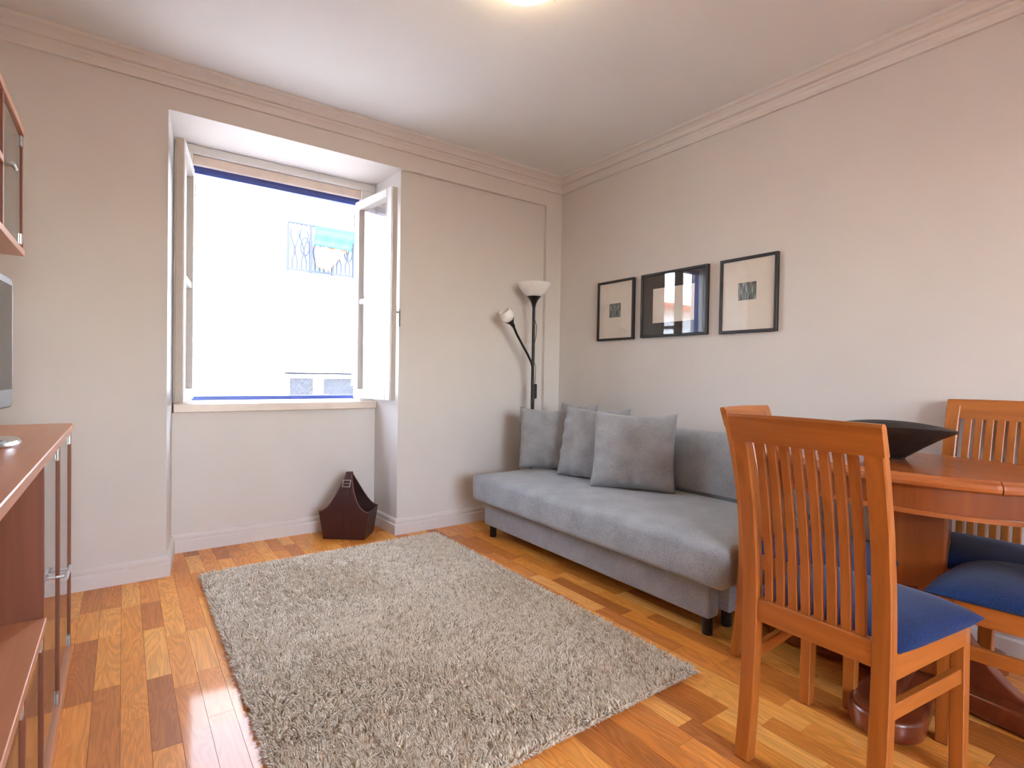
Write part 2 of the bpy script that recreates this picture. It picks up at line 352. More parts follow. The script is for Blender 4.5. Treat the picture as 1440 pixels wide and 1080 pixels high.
def plank_area(p):
    xc, yc, L = p
    if -2.44 < xc < -1.16 and -2.0 < yc < -.2: return 0
    if xc > -.75 and -1.9 < yc < -.3: return 0
    if xc < -3.0 and -2.5 < yc < -.75: return 0
    cs = [(xc-PW/2, yc-L/2), (xc+PW/2, yc-L/2), (xc+PW/2, yc+L/2), (xc-PW/2, yc+L/2)]; q = []
    for c in cs:
        u = project((c[0], c[1], 0))
        if u[2] < .15: return 0
        q.append(u)
    ux = sum(c[0] for c in q)/4; uy = sum(c[1] for c in q)/4
    if not (any(0 < c[0] < 1440 and 0 < c[1] < 1080 for c in q)): return 0
    return abs(sum(q[i][0]*q[(i+1) % 4][1]-q[(i+1) % 4][0]*q[i][1] for i in range(4)))/2
order = sorted(planks, key=plank_area, reverse=True)
near = [p for p in order[:296] if plank_area(p) > 40]; nearset = set(near)
p0 = plank_mesh(); p0.parent = fl; first = True
pm = p0.data
for (xc, yc, L) in near:
    o = p0 if first else p0.copy()
    if not first: COL.objects.link(o); o.parent = fl
    first = False
    o.location = (xc, yc, 0); o.scale = (1, (L-.0008)/1.0, 1)
mb = MB()
for p in planks:
    if p in nearset: continue
    xc, yc, L = p; mb.box((xc-PW/2+.0005, yc-L/2+.0004, -.012), (xc+PW/2-.0005, yc+L/2-.0004, 0), 0)
tag(mb.build('plank_field', 'plank_far', fl), kind='stuff')

# ------------------------------------------------------------------ window
win = empty('window_1', (-1.96, .45, .85)); tag(win, 'white casement window in the recess, both sashes open inward', kind='structure')
def offs(mb, d):
    mb.v = [tuple(Vector(v)-Vector(d)) for v in mb.v]; return mb
def wp(mb, name, mat, parent=None):
    o = offs(mb, win.location).build(name, mat, parent or win); return o
wp(MB().box((-2.556, .335, .803), (-1.366, .62, .853), .004), 'sill', 'marble')
m = MB(); m.box((-2.554, .40, .853), (-2.462, .455, 2.30), .003); wp(m, 'frame_jamb', 'white')
m = MB(); m.box((-1.462, .40, .853), (-1.363, .455, 2.30), .003); wp(m, 'frame_jamb', 'white')
m = MB(); m.box((-2.46, .41, .853), (-1.464, .45, .868), .002); wp(m, 'frame_rail', 'white')
m = MB(); m.box((-2.553, .405, 2.302), (-1.364, .46, 2.351), .003); wp(m, 'shutter_box', 'white')
m = MB(); m.box((-2.46, .425, 2.245), (-1.464, .455, 2.30), .003); wp(m, 'frame_rail', 'marble')
m = MB(); m.box((-2.553, .46, 2.205), (-1.364, .52, 2.35), .003); m.box((-2.50, .455, 2.226), (-1.42, .46, 2.232), .001); wp(m, 'blue_head', 'blue')
m = MB(); m.box((-2.553, .46, .853), (-1.364, .50, .892), .003); m.box((-2.553, .50, .853), (-1.364, .55, .874), .003); wp(m, 'blue_threshold', 'blue')
m = MB(); m.box((-2.553, .46, .894), (-2.475, .52, 2.203), .003); wp(m, 'blue_jamb', 'blue')
m = MB(); m.box((-1.442, .46, .894), (-1.364, .52, 2.203), .003); wp(m, 'blue_jamb', 'blue')
def sash(hinge, free, z0, z1, inner):
    """hinge, free: plan points of the sash centre line; inner: +1/-1 side where the rebate lies"""
    h = Vector(hinge); d = Vector(free)-h; L = d.length; ang = math.atan2(d.y, d.x)
    s = empty('sash', (h.x-win.location.x, h.y-win.location.y, z0-win.location.z), ang, win)
    H = z1-z0; T = .021; w = .058
    fr = MB()
    fr.box((0, -T, 0), (w, T, H), .004); fr.box((L-w, -T, 0), (L, T, H), .004)
    fr.box((w, -T, 0), (L-w, T, w), .004); fr.box((w, -T, H-w), (L-w, T, H), .004)
    fr.build('sash_frame', 'white', s)
    zb = H*.49
    k = MB(); e = T+.0015
    for (x0, x1, z0_, z1_) in ((w-.004, w+.004, w, H-w), (L-w-.004, L-w+.004, w, H-w), (w+.004, L-w-.004, w-.004, w+.003), (w+.004, L-w-.004, H-w-.003, H-w+.004)): k.box((x0, -e, z0_), (x1, e, z1_), 0)
    k.build('glazing_gasket', 'rebate', s)
    MB().box((w, -.014, zb-.016), (L-w, .014, zb+.016), .003).build('glazing_bar', 'white', s)
    MB().box((w-.004, -.003, w-.004), (L-w+.004, .003, zb-.014), 0).build('pane', 'glass', s)
    MB().box((w-.004, -.003, zb+.014), (L-w+.004, .003, H-w+.004), 0).build('pane', 'glass', s)
    r = MB()
    r.box((L, -T*.8, .004), (L+.010, T*.8, H-.004), .002); r.build('rebate_edge', 'rebate', s)
    if inner > 0:
     g = MB(); yy = inner*T
     g.box((L-.034, min(yy, yy+inner*.012), H*.42-.05), (L-.014, max(yy, yy+inner*.012), H*.42+.05), .004)
     g.box((L-.034, min(yy+inner*.03, yy+inner*.045), H*.42-.09), (L-.014, max(yy+inner*.03, yy+inner*.045), H*.42+.02), .005)
     g.tube([(L-.024, yy, H*.42), (L-.024, yy+inner*.04, H*.42)], .007)
     g.build('handle', 'metal', s)
    for zz in (.12, H-.12): MB().tube([(-.008, inner*-T, zz-.04), (-.008, inner*-T, zz+.04)], .008).build('hinge', 'white', s)
    return s
sash((-2.476, .385), (-2.560, -.075), .880, 2.198, -1)
sash((-1.494, .385), (-1.432, -.085), .876, 2.198, 1)

# ------------------------------------------------------------------ outside
FY = 6.5
bd = empty('opposite_building', (0, FY, -3.2)); tag(bd, 'sunlit white building across the street with iron balcony', 'building')
def op(mb, name, mat, root, parent=None): return offs(mb, root.location).build(name, mat, parent or root)
m = MB()
# facade with two window openings
def wall_with_holes(m, x0, x1, z0, z1, holes, y0, y1):
    xs = sorted({x0, x1, *[h[0] for h in holes], *[h[1] for h in holes]}); zs = sorted({z0, z1, *[h[2] for h in holes], *[h[3] for h in holes]})
    for i in range(len(xs)-1):
        for j in range(len(zs)-1):
            cx, cz = (xs[i]+xs[i+1])/2, (zs[j]+zs[j+1])/2
            if any(h[0] < cx < h[1] and h[2] < cz < h[3] for h in holes): continue
            m.box((xs[i], y0, zs[j]), (xs[i+1], y1, zs[j+1]), 0)
holes = [(-.55, .85, 2.72, 4.45), (-.55, .85, -1.0, 1.03)]
wall_with_holes(m, -7.8, 9, -3.2, 4.7, holes, FY, FY+.4); m.box((-7.8, FY+.4, -3.2), (9, FY+7, 4.7), 0)
op(m, 'facade_wall', 'plaster', bd)
op(MB().box((-7.8, FY-.10, 2.60), (9, FY, 2.70), .02), 'string_course', 'plaster', bd)
op(MB().box((-.95, FY-.10, 1.20), (1.25, FY, 1.27), .015), 'window_cornice', 'plaster', bd)
for (gx, gz, rr) in [(.15, 1.42, .07), (0, 1.36, .05), (.30, 1.36, .05), (-.14, 1.34, .045), (.44, 1.34, .045), (.15, 1.54, .04), (-.45, 1.36, .04), (.75, 1.36, .04), (-.28, 1.33, .03), (.58, 1.33, .03)]:
    op(MB().lathe([(0, -rr*.5), (rr*.6, -rr*.35), (rr, 0), (rr*.6, rr*.35), (0, rr*.5)], (gx, FY-.01, gz), 12, Matrix.Rotation(PI/2, 3, 'X')), 'relief_rosette', 'plaster', bd)
# balcony door and railing
dw = op(MB().box((-.55, FY+.18, 2.72), (.85, FY+.24, 4.45), 0), 'balcony_door', 'plaster', bd)
for (xa, xb) in ((-.47, .10), (.20, .77)):
    for (za, zb) in ((3.62, 4.35),): op(MB().box((xa, FY+.165, za), (xb, FY+.185, zb), .005), 'pane', 'glass', bd, dw)
op(MB().box((-.50, FY+.16, 2.74), (.80, FY+.18, 3.54), .004), 'door_panel', 'doorgrey', bd, dw)
rail = op(MB().box((-.56, FY-.16, 3.54), (.95, FY-.12, 3.58), .004).box((-.56, FY-.155, 2.76), (.95, FY-.125, 2.785), .003), 'balcony_railing', 'iron', bd)
k = 0; xx = -.55
while xx < .95:
    mb = MB()
    if k % 5 in (0,): mb.box((xx-.02, FY-.16, 2.74), (xx+.02, FY-.12, 3.54), .003)
    else:
        s_ = 1 if k % 2 else -1
        mb.tube([(xx, FY-.14, 2.78), (xx, FY-.14, 2.95)]+[(xx+s_*.035*math.sin(t*PI), FY-.14, 2.95+.3*t) for t in (.25, .5, .75)]+[(xx-s_*.03*math.sin(t*PI), FY-.14, 3.25+.2*t) for t in (0, .3, .6)]+[(xx, FY-.14, 3.54)], .011, 6)
    op(mb, 'baluster', 'iron', bd, rail); xx += .075; k += 1
for gx in (-.27, .10, .48, .82):
    mb = MB(); mb.tube([(gx+.07*math.cos(a), FY-.14, 3.18+.15*math.sin(a)) for a in [2*PI*j/20 for j in range(21)]], .012, 6); op(mb, 'scroll', 'iron', bd, rail)
# lower window
lw = op(MB().box((-.55, FY+.12, .93), (.85, FY+.2, 1.03), .004).box((-.55, FY+.12, -1.0), (-.44, FY+.2, .93), .004).box((-.02, FY+.12, -1.0), (.14, FY+.2, .93), .004).box((.72, FY+.12, -1), (.85, FY+.2, .93), .004), 'window_frame', 'white', bd)
op(MB().box((-.55, FY+.10, 1.0), (.85, FY+.12, 1.035), .002).box((-.552, FY+.1, -1), (-.525, FY+.12, 1.0), .002), 'window_surround', 'iron', bd)
for (xa, xb) in ((-.44, -.02), (.14, .72)):
    op(MB().box((xa, FY+.155, -1), (xb, FY+.165, .93), 0), 'pane', 'glass', bd, lw)
    mb = MB()
    for j in range(-12, 14):
        for sg in (-1, 1):
            x0_ = xa; z0_ = .93-j*.09
            mb.tube([(xa, FY+.19, z0_), (xb, FY+.19, z0_+sg*(xb-xa))], .006, 4) if -1 < z0_ < 1.2 else None
    op(mb, 'lattice', 'iron', bd, lw)
op(MB().box((-.55, FY+.26, -1), (.85, FY+.3, 1.03), 0), 'curtain', 'curtain', bd)
# cloths drying on the railing
def cloth(name, pts, mat, label, sag=.03):
    root = MB(); n = 14; vs = []; fs = []
    A, B_, C_, D_ = [Vector(p) for p in pts]
    for i in range(n+1):
        for j in range(n+1):
            u, v = i/n, j/n
            p = (A*(1-u)+B_*u)*(1-v)+(D_*(1-u)+C_*u)*v
            p.y += .018*math.sin(u*17+v*3)*v+.01*math.sin(v*11); vs.append(p)
    for i in range(n):
        for j in range(n): fs.append((i*(n+1)+j, (i+1)*(n+1)+j, (i+1)*(n+1)+j+1, i*(n+1)+j+1))
    root.add(vs, fs, True); o = root.build(name, mat)
    md = o.modifiers.new('thick', 'SOLIDIFY'); md.thickness = .006
    return tag(o, label, 'cloth', 'cloths on the balcony railing')
cloth('hanging_cloth', [(-.12, FY-.20, 3.55), (.58, FY-.20, 3.55), (.50, FY-.20, 3.2), (-.14, FY-.20, 3.22)], 'cloth_blue', 'pale blue cloth draped over the balcony railing opposite')
cloth('hanging_cloth', [(-.12, FY-.19, 3.20), (.45, FY-.19, 3.22), (.10, FY-.20, 2.80), (-.10, FY-.20, 2.86)], 'cloth_orange', 'pale orange cloth hanging below the blue one outside')
# lower house further down the street with a tiled roof
lh = empty('tiled_house', (-12, FY, -3.2)); tag(lh, 'low white house with terracotta roof down the street', 'house')
op(MB().box((-17.5, FY-.2, -3.2), (-7.85, FY+6, 2.95), 0), 'wall', 'plaster', lh)
rf = op(MB().prism([(FY-.45, 2.92), (FY+1.4, 3.35), (FY+6.2, 2.92)], -17.6, -7.82, axis=0), 'roof', 'tile', lh)
m = MB()
for i in range(48):
    xx = -17.5+.2*i
    for j in range(5):
        a = j/5; c = (j+1.08)/5
        y0, z0 = FY-.5+1.9*a, 2.93+.44*a; y1, z1 = FY-.5+1.9*c, 2.93+.44*c
        m.tube([(xx, y0, z0), (xx, y1, z1+.02)], [.085, .07], 8)
tag(op(m, 'roof_tiles', 'tile', lh, rf), kind='stuff')
dn = op(MB().box((-12.6, FY-.26, .6), (-11.6, FY-.2, 2.2), .01), 'shuttered_window', 'doorgrey', lh)
tag(MB().box((.16, YR-.15, -3.2), (9, YO, 2.8), 0).build('wall_added_right', 'plaster'), 'plastered unseen block added on the right against sky glare', kind='structure')  # added unseen mass, keeps bright sky from reflecting in the panes opposite
tag(MB().box((-18, YR-.15, -3.2), (XL-.16, YO, 2.8), 0).build('wall_added_left', 'plaster'), 'plastered unseen block added on the left against sky glare', kind='structure')  # matching mass added on the left to block low sky
tag(MB().box((XL-.155, YR-.15, -3.2), (.155, YO, -.06), 0).build('wall_added_below', 'plaster'), 'plastered unseen block added below the room against sky glare', kind='structure')  # mass added under the room to close the bright gap there
tag(MB().box((-18, -14, -3.3), (10, FY+1, -3.2), 0).build('street_ground', 'street'), 'grey limestone street far below the window', kind='structure')

# ------------------------------------------------------------------ rug
rug = empty('shag_rug', (-1.80, -1.11, 0)); tag(rug, 'beige shaggy rectangular rug on the parquet between cabinet and sofa', 'rug')
RX0, RX1, RY0, RY1 = -2.465, -1.135, -2.085, -.125
op(MB().box((RX0, RY0, .0005), (RX1, RY1, .008), .003), 'backing', 'rugback', rug)
def shag():
    N = 100000
    x = rng.uniform(RX0-.003, RX1+.003, N); y = rng.uniform(RY0-.003, RY1+.003, N)
    # more strands near the camera, fewer far away
    # tuft-wise leaning: strands share the lean of their neighbourhood
    gx, gy = np.floor(x/.022).astype(int), np.floor(y/.022).astype(int)
    h = (np.sin(gx*12.9898+gy*78.233)*43758.5453) % 1; h2 = (np.sin(gx*39.346+gy*11.135)*24634.63) % 1
    ang = 2*np.pi*h+rng.normal(0, .7, N); tilt = .35+.55*h2+rng.normal(0, .15, N)
    # nap lies over in broad irregular patches
    patch = np.sin(x*5.1+1.3*np.sin(y*3.7))+np.sin(y*6.3+1.7*np.sin(x*4.1+1))
    ang = ang*.6+(.4*np.pi*patch)
    L = rng.uniform(.018, .030, N)
    R = rng.uniform(.0017, .0027, N)
    # edges splay outwards
    for cond, a in ((x < RX0+.012, np.pi), (x > RX1-.012, 0), (y < RY0+.012, -np.pi/2), (y > RY1-.012, np.pi/2)):
        ang = np.where(cond, a+rng.normal(0, .6, N), ang); tilt = np.where(cond, tilt+.35, tilt)
    V = np.zeros((N, 7, 3)); dx, dy = np.cos(ang), np.sin(ang)
    rows = [(0, 0, 1.0), (.55, .35, 1.1)]
    for k, (t, bend, rs) in enumerate(rows):
        px = x+dx*L*bend*np.sin(tilt); py = y+dy*L*bend*np.sin(tilt); pz = .006+L*t*np.cos(tilt*.6)
        for j in range(3):
            a = ang+2*np.pi*j/3
            V[:, k*3+j, 0] = px+np.cos(a)*R*rs; V[:, k*3+j, 1] = py+np.sin(a)*R*rs; V[:, k*3+j, 2] = pz
    V[:, 6, 0] = x+dx*L*np.sin(tilt); V[:, 6, 1] = y+dy*L*np.sin(tilt); V[:, 6, 2] = .006+np.maximum(L*np.cos(tilt), .002)
    F = []
    for j in range(3): F += [(j, (j+1) % 3, 3+(j+1) % 3), (j, 3+(j+1) % 3, 3+j)]
    for j in range(3): F.append((3+j, 3+(j+1) % 3, 6))
    F = np.array(F); nf = len(F)
    allF = (F[None]+(np.arange(N)*7)[:, None, None]).reshape(-1)
    V = V.reshape(-1, 3)-np.array(rug.location)[None]
    me = bpy.data.meshes.new('pile'); me.vertices.add(len(V)); me.vertices.foreach_set('co', V.reshape(-1))
    me.loops.add(len(allF)); me.loops.foreach_set('vertex_index', allF.astype(np.int32))
    me.polygons.add(N*nf); me.polygons.foreach_set('loop_start', np.arange(N*nf, dtype=np.int32)*3)
    me.polygons.foreach_set('use_smooth', np.ones(N*nf, dtype=bool)); me.update(calc_edges=True); me.materials.append(MAT['rug'])
    o = bpy.data.objects.new('pile', me); COL.objects.link(o); o.parent = rug; return tag(o, kind='stuff')
shag()

# ------------------------------------------------------------------ sofa
sofa = empty('sofa', (-.47, -1.22, 0)); tag(sofa, 'long grey fabric sofa bed against the right wall', 'sofa')
SY0, SY1 = -2.06, -.245
def roundslab(x0, x1, y0, y1, z0, z1, r, crown_=0, seg=4, nx=10, ny=26, wav=.0):
    """upholstered block: bevelled box whose top is gently crowned"""
    bm = bmesh.new(); bmesh.ops.create_cube(bm, size=1)
    for v in bm.verts: v.co = Vector(((x0+x1)/2+v.co.x*(x1-x0), (y0+y1)/2+v.co.y*(y1-y0), (z0+z1)/2+v.co.z*(z1-z0)))
    bmesh.ops.bevel(bm, geom=bm.edges[:], offset=r, segments=seg, affect='EDGES', profile=.5)
    for k in range(1, ny):
        yy = y0+(y1-y0)*k/ny; bmesh.ops.bisect_plane(bm, geom=bm.verts[:]+bm.edges[:]+bm.faces[:], plane_co=(0, yy, 0), plane_no=(0, 1, 0))
    for k in range(1, nx):
        xx = x0+(x1-x0)*k/nx; bmesh.ops.bisect_plane(bm, geom=bm.verts[:]+bm.edges[:]+bm.faces[:], plane_co=(xx, 0, 0), plane_no=(1, 0, 0))
    for v in bm.verts:
        u = (v.co.x-x0)/(x1-x0)*2-1; w = (v.co.y-y0)/(y1-y0)*2-1; t = (v.co.z-z0)/(z1-z0)
        v.co.z += crown_*(1-u**4)*(1-w**6)*max(0, t)
        if wav: v.co.z += wav*math.sin(v.co.y*9+v.co.x*4)*math.sin(v.co.x*11)*t
    return MB().bm(bm, True)
op(roundslab(-.945, -.16, SY0, SY1, .235, .395, .028, .022, wav=.003), 'seat', 'sofa', sofa, )
op(MB().box((-.872, SY0+.105, .075), (-.80, SY1-.045, .228), .012, 3, smooth=True), 'drawer_front', 'sofa', sofa)
op(MB().box((-.798, SY0+.06, .10), (-.10, SY1-.07, .234), .008, 2), 'base_frame', 'sofa', sofa)
# backrest cushion leaning on the wall
bk = MB()
prof = [(-.19, .40), (-.225, .43), (-.232, .50), (-.215, .62), (-.195, .70), (-.175, .735), (-.14, .752), (-.09, .752), (-.05, .735), (-.035, .69), (-.03, .40)]
vs = []; fs = []; ys = [SY0, SY0+.008, SY0+.03]+[SY0+.03+(SY1-SY0-.06)*k/20 for k in range(1, 20)]+[SY1-.03, SY1-.008, SY1]
for y in ys:
    e = min(y-SY0, SY1-y); s_ = 1-.12*(1-min(1, e/.03))**2
    for (px, pz) in prof: vs.append((-.12+(px+.12)*s_, y, .56+(pz-.56)*(1-(1-s_)*.35)))
n = len(prof)
for i in range(len(ys)-1):
    for j in range(n): fs.append((i*n+j, i*n+(j+1) % n, (i+1)*n+(j+1) % n, (i+1)*n+j))
fs.append(tuple(range(n))); fs.append(tuple(range((len(ys)-1)*n, len(ys)*n)))
op(bk.add(vs, fs, True), 'backrest', 'sofa', sofa)
for (lx, ly) in ((-.835, SY1-.10), (-.70, SY1-.10), (-.835, SY0+.135), (-.70, SY0+.135), (-.14, SY1-.12), (-.14, SY0+.12)):
    op(MB().lathe([(0, 0), (.020, 0), (.022, .004), (.022, .10 if lx > -.75 else .076), (0, .10 if lx > -.75 else .076)], (lx, ly, 0), 16), 'leg', 'black', sofa)

def pillow(c, facing, lean, wd, ht, th, seed, label, roll=0):
    """c: bottom centre; facing: plan angle the front looks to; lean: backward tilt"""
    rn = random.Random(seed); n = 30; vs = []; fs = []
    ph = [rn.uniform(0, 6) for _ in range(6)]
    for side in (1, -1):
        for i in range(n+1):
            for j in range(n+1):
                u, v = i/n*2-1, j/n*2-1
                # corners stick out, sides are drawn in
                px = u*(1-.055*(1-v*v))*wd/2; pz = v*(1-.055*(1-u*u))*ht/2
                e = max(0, (1-u*u))*max(0, (1-v*v))
                t = th/2*e**.42*(1-.10*v)
                wr = .008*math.sin(6*u+ph[0]+3*v)*math.sin(5*v+ph[1])+.007*math.sin(16*u+ph[2])*abs(v)**5*2.2+.007*math.sin(15*v+ph[3])*abs(u)**6*2.2
                vs.append((px, -side*(t+wr*min(1, e*6)), pz+ht/2+(-.012*(1-u*u) if v > .8 else 0)*(v-.8)*5))
    for s_ in (0, 1):
        o = s_*(n+1)**2
        for i in range(n):
            for j in range(n):
                q = (o+i*(n+1)+j, o+(i+1)*(n+1)+j, o+(i+1)*(n+1)+j+1, o+i*(n+1)+j+1); fs.append(q if s_ == 0 else q[::-1])
    o = MB().add(vs, fs, True).build('cushion', 'pillow', sharp=3)
    o.matrix_world = Matrix.Translation(c) @ Matrix.Rotation(facing+PI/2, 4, 'Z') @ Matrix.Rotation(lean, 4, 'X') @ Matrix.Rotation(roll, 4, 'Y')
    bpy.context.view_layer.update()
    tag(o, label, 'cushion', 'grey cushions on the sofa')
    sm = MB().tube([(-wd/2*.985, 0, .02), (-wd/2*.945, 0, ht*.5), (-wd/2*.985, 0, ht-.02)], .0035, 6).build('seam', 'pillow', o)
    return o
D = math.radians
pillow((-.475, -1.185, .414), D(213), D(-13), .47, .445, .15, 1, 'grey square cushion at the front, nearest the dining chairs')
pillow((-.47, -.83, .414), D(193), D(-12), .47, .455, .13, 2, 'grey square cushion with creased top, just behind the front cushion')
pillow((-.335, -.56, .414), D(180), D(-5), .36, .455, .09, 3, 'grey cushion mostly hidden behind the creased one')
pillow((-.46, -.435, .414), D(223), D(-4), .40, .42, .11, 4, 'shaded grey cushion at the lamp end of the sofa')

# ------------------------------------------------------------------ floor lamp
LX, LY = -.368, -.135
lamp = empty('floor_lamp', (LX, LY, 0)); lamp.scale = (1, 1, .987); tag(lamp, 'black floor lamp with white bowl shade and small reading arm', 'lamp')
def lp(mb, name, mat, parent=None): return mb.build(name, mat, parent or lamp)
lp(MB().lathe([(0, 0), (.105, 0), (.112, .006), (.112, .016), (.10, .024), (.03, .03), (.014, .04), (0, .04)], n=40), 'base', 'lampblack')
lp(MB().tube([(0, 0, .03), (0, 0, 1.60)], .0115, 14), 'pole', 'lampblack')
lp(MB().lathe([(0, 1.565), (.013, 1.565), (.016, 1.585), (.026, 1.610), (.042, 1.632), (.052, 1.640), (.050, 1.644), (0, 1.644)], n=32), 'shade_holder', 'lampblack')
lp(MB().lathe([(.0, 1.640), (.052, 1.643), (.078, 1.662), (.100, 1.690), (.117, 1.722), (.124, 1.738), (.121, 1.739), (.113, 1.722), (.096, 1.692), (.074, 1.666), (.05, 1.648), (0, 1.646)], n=48), 'bowl_shade', 'shade')
arm = lp(MB().tube([(0, 0, 1.12), (-.015, 0, 1.16), (-.055, -.003, 1.22), (-.105, -.006, 1.285), (-.155, -.008, 1.355), (-.190, -.010, 1.415)], .009, 10), 'reading_arm', 'lampblack')
Rm = Vector((-.66, -.04, .75)).normalized().to_track_quat('Z', 'Y').to_matrix()
MB().lathe([(0, -.01), (.012, -.01), (.017, .02), (.034, .047), (.036, .05), (0, .05)], (-.190, -.010, 1.415), 24, Rm).build('cone_holder', 'lampblack', arm)
MB().lathe([(.0, .046), (.030, .050), (.046, .066), (.052, .09), (.046, .118), (.040, .126), (.037, .122), (.045, .09), (.04, .07), (0, .054)], (-.190, -.010, 1.415), 28, Rm).build('small_shade', 'shade', arm)
lp(MB().tube([(.012, 0, 1.47), (.024, -.004, 1.43), (.022, -.004, 1.36), (.012, 0, 1.30), (.0125, 0, 1.23), (.012, 0, 1.16), (.022, -.004, 1.13), (.021, -.004, 1.05), (.018, -.003, .99), (.016, -.003, .90), (.013, 0, .72), (.013, 0, .05)], .0025, 6), 'cord', 'lampblack')
lp(MB().box((.004, -.016, .89), (.032, .006, 1.0), .006, 2), 'switch', 'lampblack')
cd = MB().tube([(-.470, -.13, .72), (-.488, -.16, .64), (-.500, -.17, .52), (-.51, -.18, .44), (-.50, -.17, .30), (-.44, -.12, .05)], .0026, 6)
cd.v = [(v[0]-LX, v[1]-LY, v[2]) for v in cd.v]
lp(cd, 'plug_cord', 'lampblack')

# ------------------------------------------------------------------ pictures on the right wall
def picture(y0, y1, z0, z1, kind, label):
    root = empty('framed_picture', (0, (y0+y1)/2, (z0+z1)/2)); tag(root, label, 'picture', 'black framed pictures over the sofa')
    hw, hh = (y1-y0)/2, (z1-z0)/2; w = .016; T = .024
    f = MB(); f.box((-T, -hw, -hh), (-.001, -hw+w, hh), .0015); f.box((-T, hw-w, -hh), (-.001, hw, hh), .0015)
    f.box((-T, -hw+w, -hh), (-.001, hw-w, -hh+w), .0015); f.box((-T, -hw+w, hh-w), (-.001, hw-w, hh), .0015)
    f.build('frame', 'frame', root)
    dark = kind == 'dark'
    MB().box((-.012, -hw+w, -hh+w), (-.002, hw-w, hh-w), 0).build('passepartout', 'matdark' if dark else 'mat', root)
    if dark: MB().box((-.0135, -.155, -.115), (-.012, .155, .105), 0).build('print', 'mat', root); MB().box((-.0145, -.095, -.07), (-.0135, .085, .06), 0).build('photograph', 'mat', root)
    else: MB().box((-.0135, -.052+.005, -.048+kind), (-.012, .052+.005, .048+kind), 0).build('photograph', 'photo', root)
    MB().box((-.0195, -hw+w-.001, -hh+w-.001), (-.0175, hw-w+.001, hh-w+.001), 0).build('glazing', 'glass', root)
    return root
picture(-.771, -.432, 1.302, 1.718, -.0, 'small black framed picture nearest the lamp with tiny photo')
picture(-1.334, -.832, 1.307, 1.719, 'dark', 'middle black framed picture with charcoal mount reflecting the window')
picture(-1.748, -1.412, 1.303, 1.720, .02, 'black framed picture nearest the dining table with tiny photo')

# ------------------------------------------------------------------ leather basket
A = Vector((-1.765, .185, 0)); B = Vector((-1.557, .020, 0)); ux = (B-A).normalized(); uy = Vector((-ux.y, ux.x, 0))
bw = (B-A).length; bd_ = .185
bas = empty('magazine_basket', (A+B)/2+uy*bd_/2, math.atan2(ux.y, ux.x)); tag(bas, 'dark brown leather magazine basket with buckled handle below the window', 'basket')
def panel_curve(w0, w1, hc, hp):
    pts = []; n = 18
    for k in range(n+1):
        u = k/n*2-1; a = abs(u)
        if a < .12: z = hp
        else:
            t = (a-.12)/.88; z = hc+(hp-hc)*((1-t)**2.1)
        pts.append((u, z))
    return pts
def basket_panel(sgn, name, mat):
    pts = panel_curve(0, 0, .175, .395); vs = []; fs = []; T = .004; rows = 8
    for side in (0, 1):
        for (u, z) in pts:
            for r in range(rows+1):
                t = z*r/rows
                wx = u*(bw/2+.024*min(1, t/.18))*(1 if t < .18 else 1)
                out = bd_/2+.012*min(1, t/.18)-max(0, (t-.19))**1.5*1.0
                vs.append((wx, sgn*(max(.004, out)-(T if side else 0)), t+.003))
    m_ = len(pts)*(rows+1)
    for side in (0, 1):
        for i in range(len(pts)-1):
            for r in range(rows): q = [side*m_+i*(rows+1)+r, side*m_+(i+1)*(rows+1)+r, side*m_+(i+1)*(rows+1)+r+1, side*m_+i*(rows+1)+r+1]; fs.append(tuple(q))
    for i in range(len(pts)-1): fs.append((i*(rows+1)+rows, (i+1)*(rows+1)+rows, m_+(i+1)*(rows+1)+rows, m_+i*(rows+1)+rows))
    for i in (0, len(pts)-1):
        for r in range(rows): fs.append((i*(rows+1)+r, i*(rows+1)+r+1, m_+i*(rows+1)+r+1, m_+i*(rows+1)+r))
    o = MB().add(vs, fs, True).build(name, mat, bas)
    top = [vs[i*(rows+1)+rows] for i in range(len(pts))]
    MB().tube(top, .0028, 6).build('edge_stitching', 'stitch', o)
    return o
fp = basket_panel(-1, 'front_panel', 'leather'); basket_panel(1, 'back_panel', 'leather_in')
MB().box((-.0015, -bd_/2-.0135, .02), (.0015, -bd_/2-.004, .19), .0005).build('centre_seam', 'leather_in', fp)
for sgn in (-1, 1):
    vs = []
    for (yy, z, o_) in ((-bd_/2, .003, 0), (bd_/2, .003, 0), (bd_/2+.010, .178, .024), (0, .170, .024), (-bd_/2-.010, .178, .024)):
        vs.append((sgn*(bw/2+o_), yy, z))
    v2 = [(v[0]-sgn*.004, v[1], v[2]) for v in vs]
    MB().add(vs+v2, [(0, 1, 2, 3, 4), (5, 6, 7, 8, 9)]+[(i, (i+1) % 5, 5+(i+1) % 5, 5+i) for i in range(5)]).build('side_panel', 'leather', bas)
MB().box((-bw/2, -bd_/2, 0), (bw/2, bd_/2, .005), .001).build('bottom', 'leather', bas)
st = MB(); po = lambda z: .1045-max(0, z-.19)**1.5; pts = [(0, -po(z)-.001, z) for z in (.262, .285, .31, .335, .36, .38, .396)]+[(0, -.006, .410), (0, .010, .412)]+[(0, po(z)+.010, z) for z in (.398, .38, .36)]
vs = []; fs = []
for (x_, y_, z_) in pts:
    for w_, t_ in ((-.019, -.004), (.019, -.004), (.019, .001), (-.019, .001)): vs.append((w_, y_+t_-.003, z_))
for i in range(len(pts)-1):
    for j in range(4): fs.append((i*4+j, i*4+(j+1) % 4, (i+1)*4+(j+1) % 4, (i+1)*4+j))
fs += [(0, 1, 2, 3), tuple(range(len(pts)*4-4, len(pts)*4))]
strap = st.add(vs, fs, True).build('handle_strap', 'leather', bas)
bk_ = MB(); Rb = Matrix.Translation((0, -po(.345)-.010, .345)) @ Matrix.Rotation(D(-29), 4, 'X')
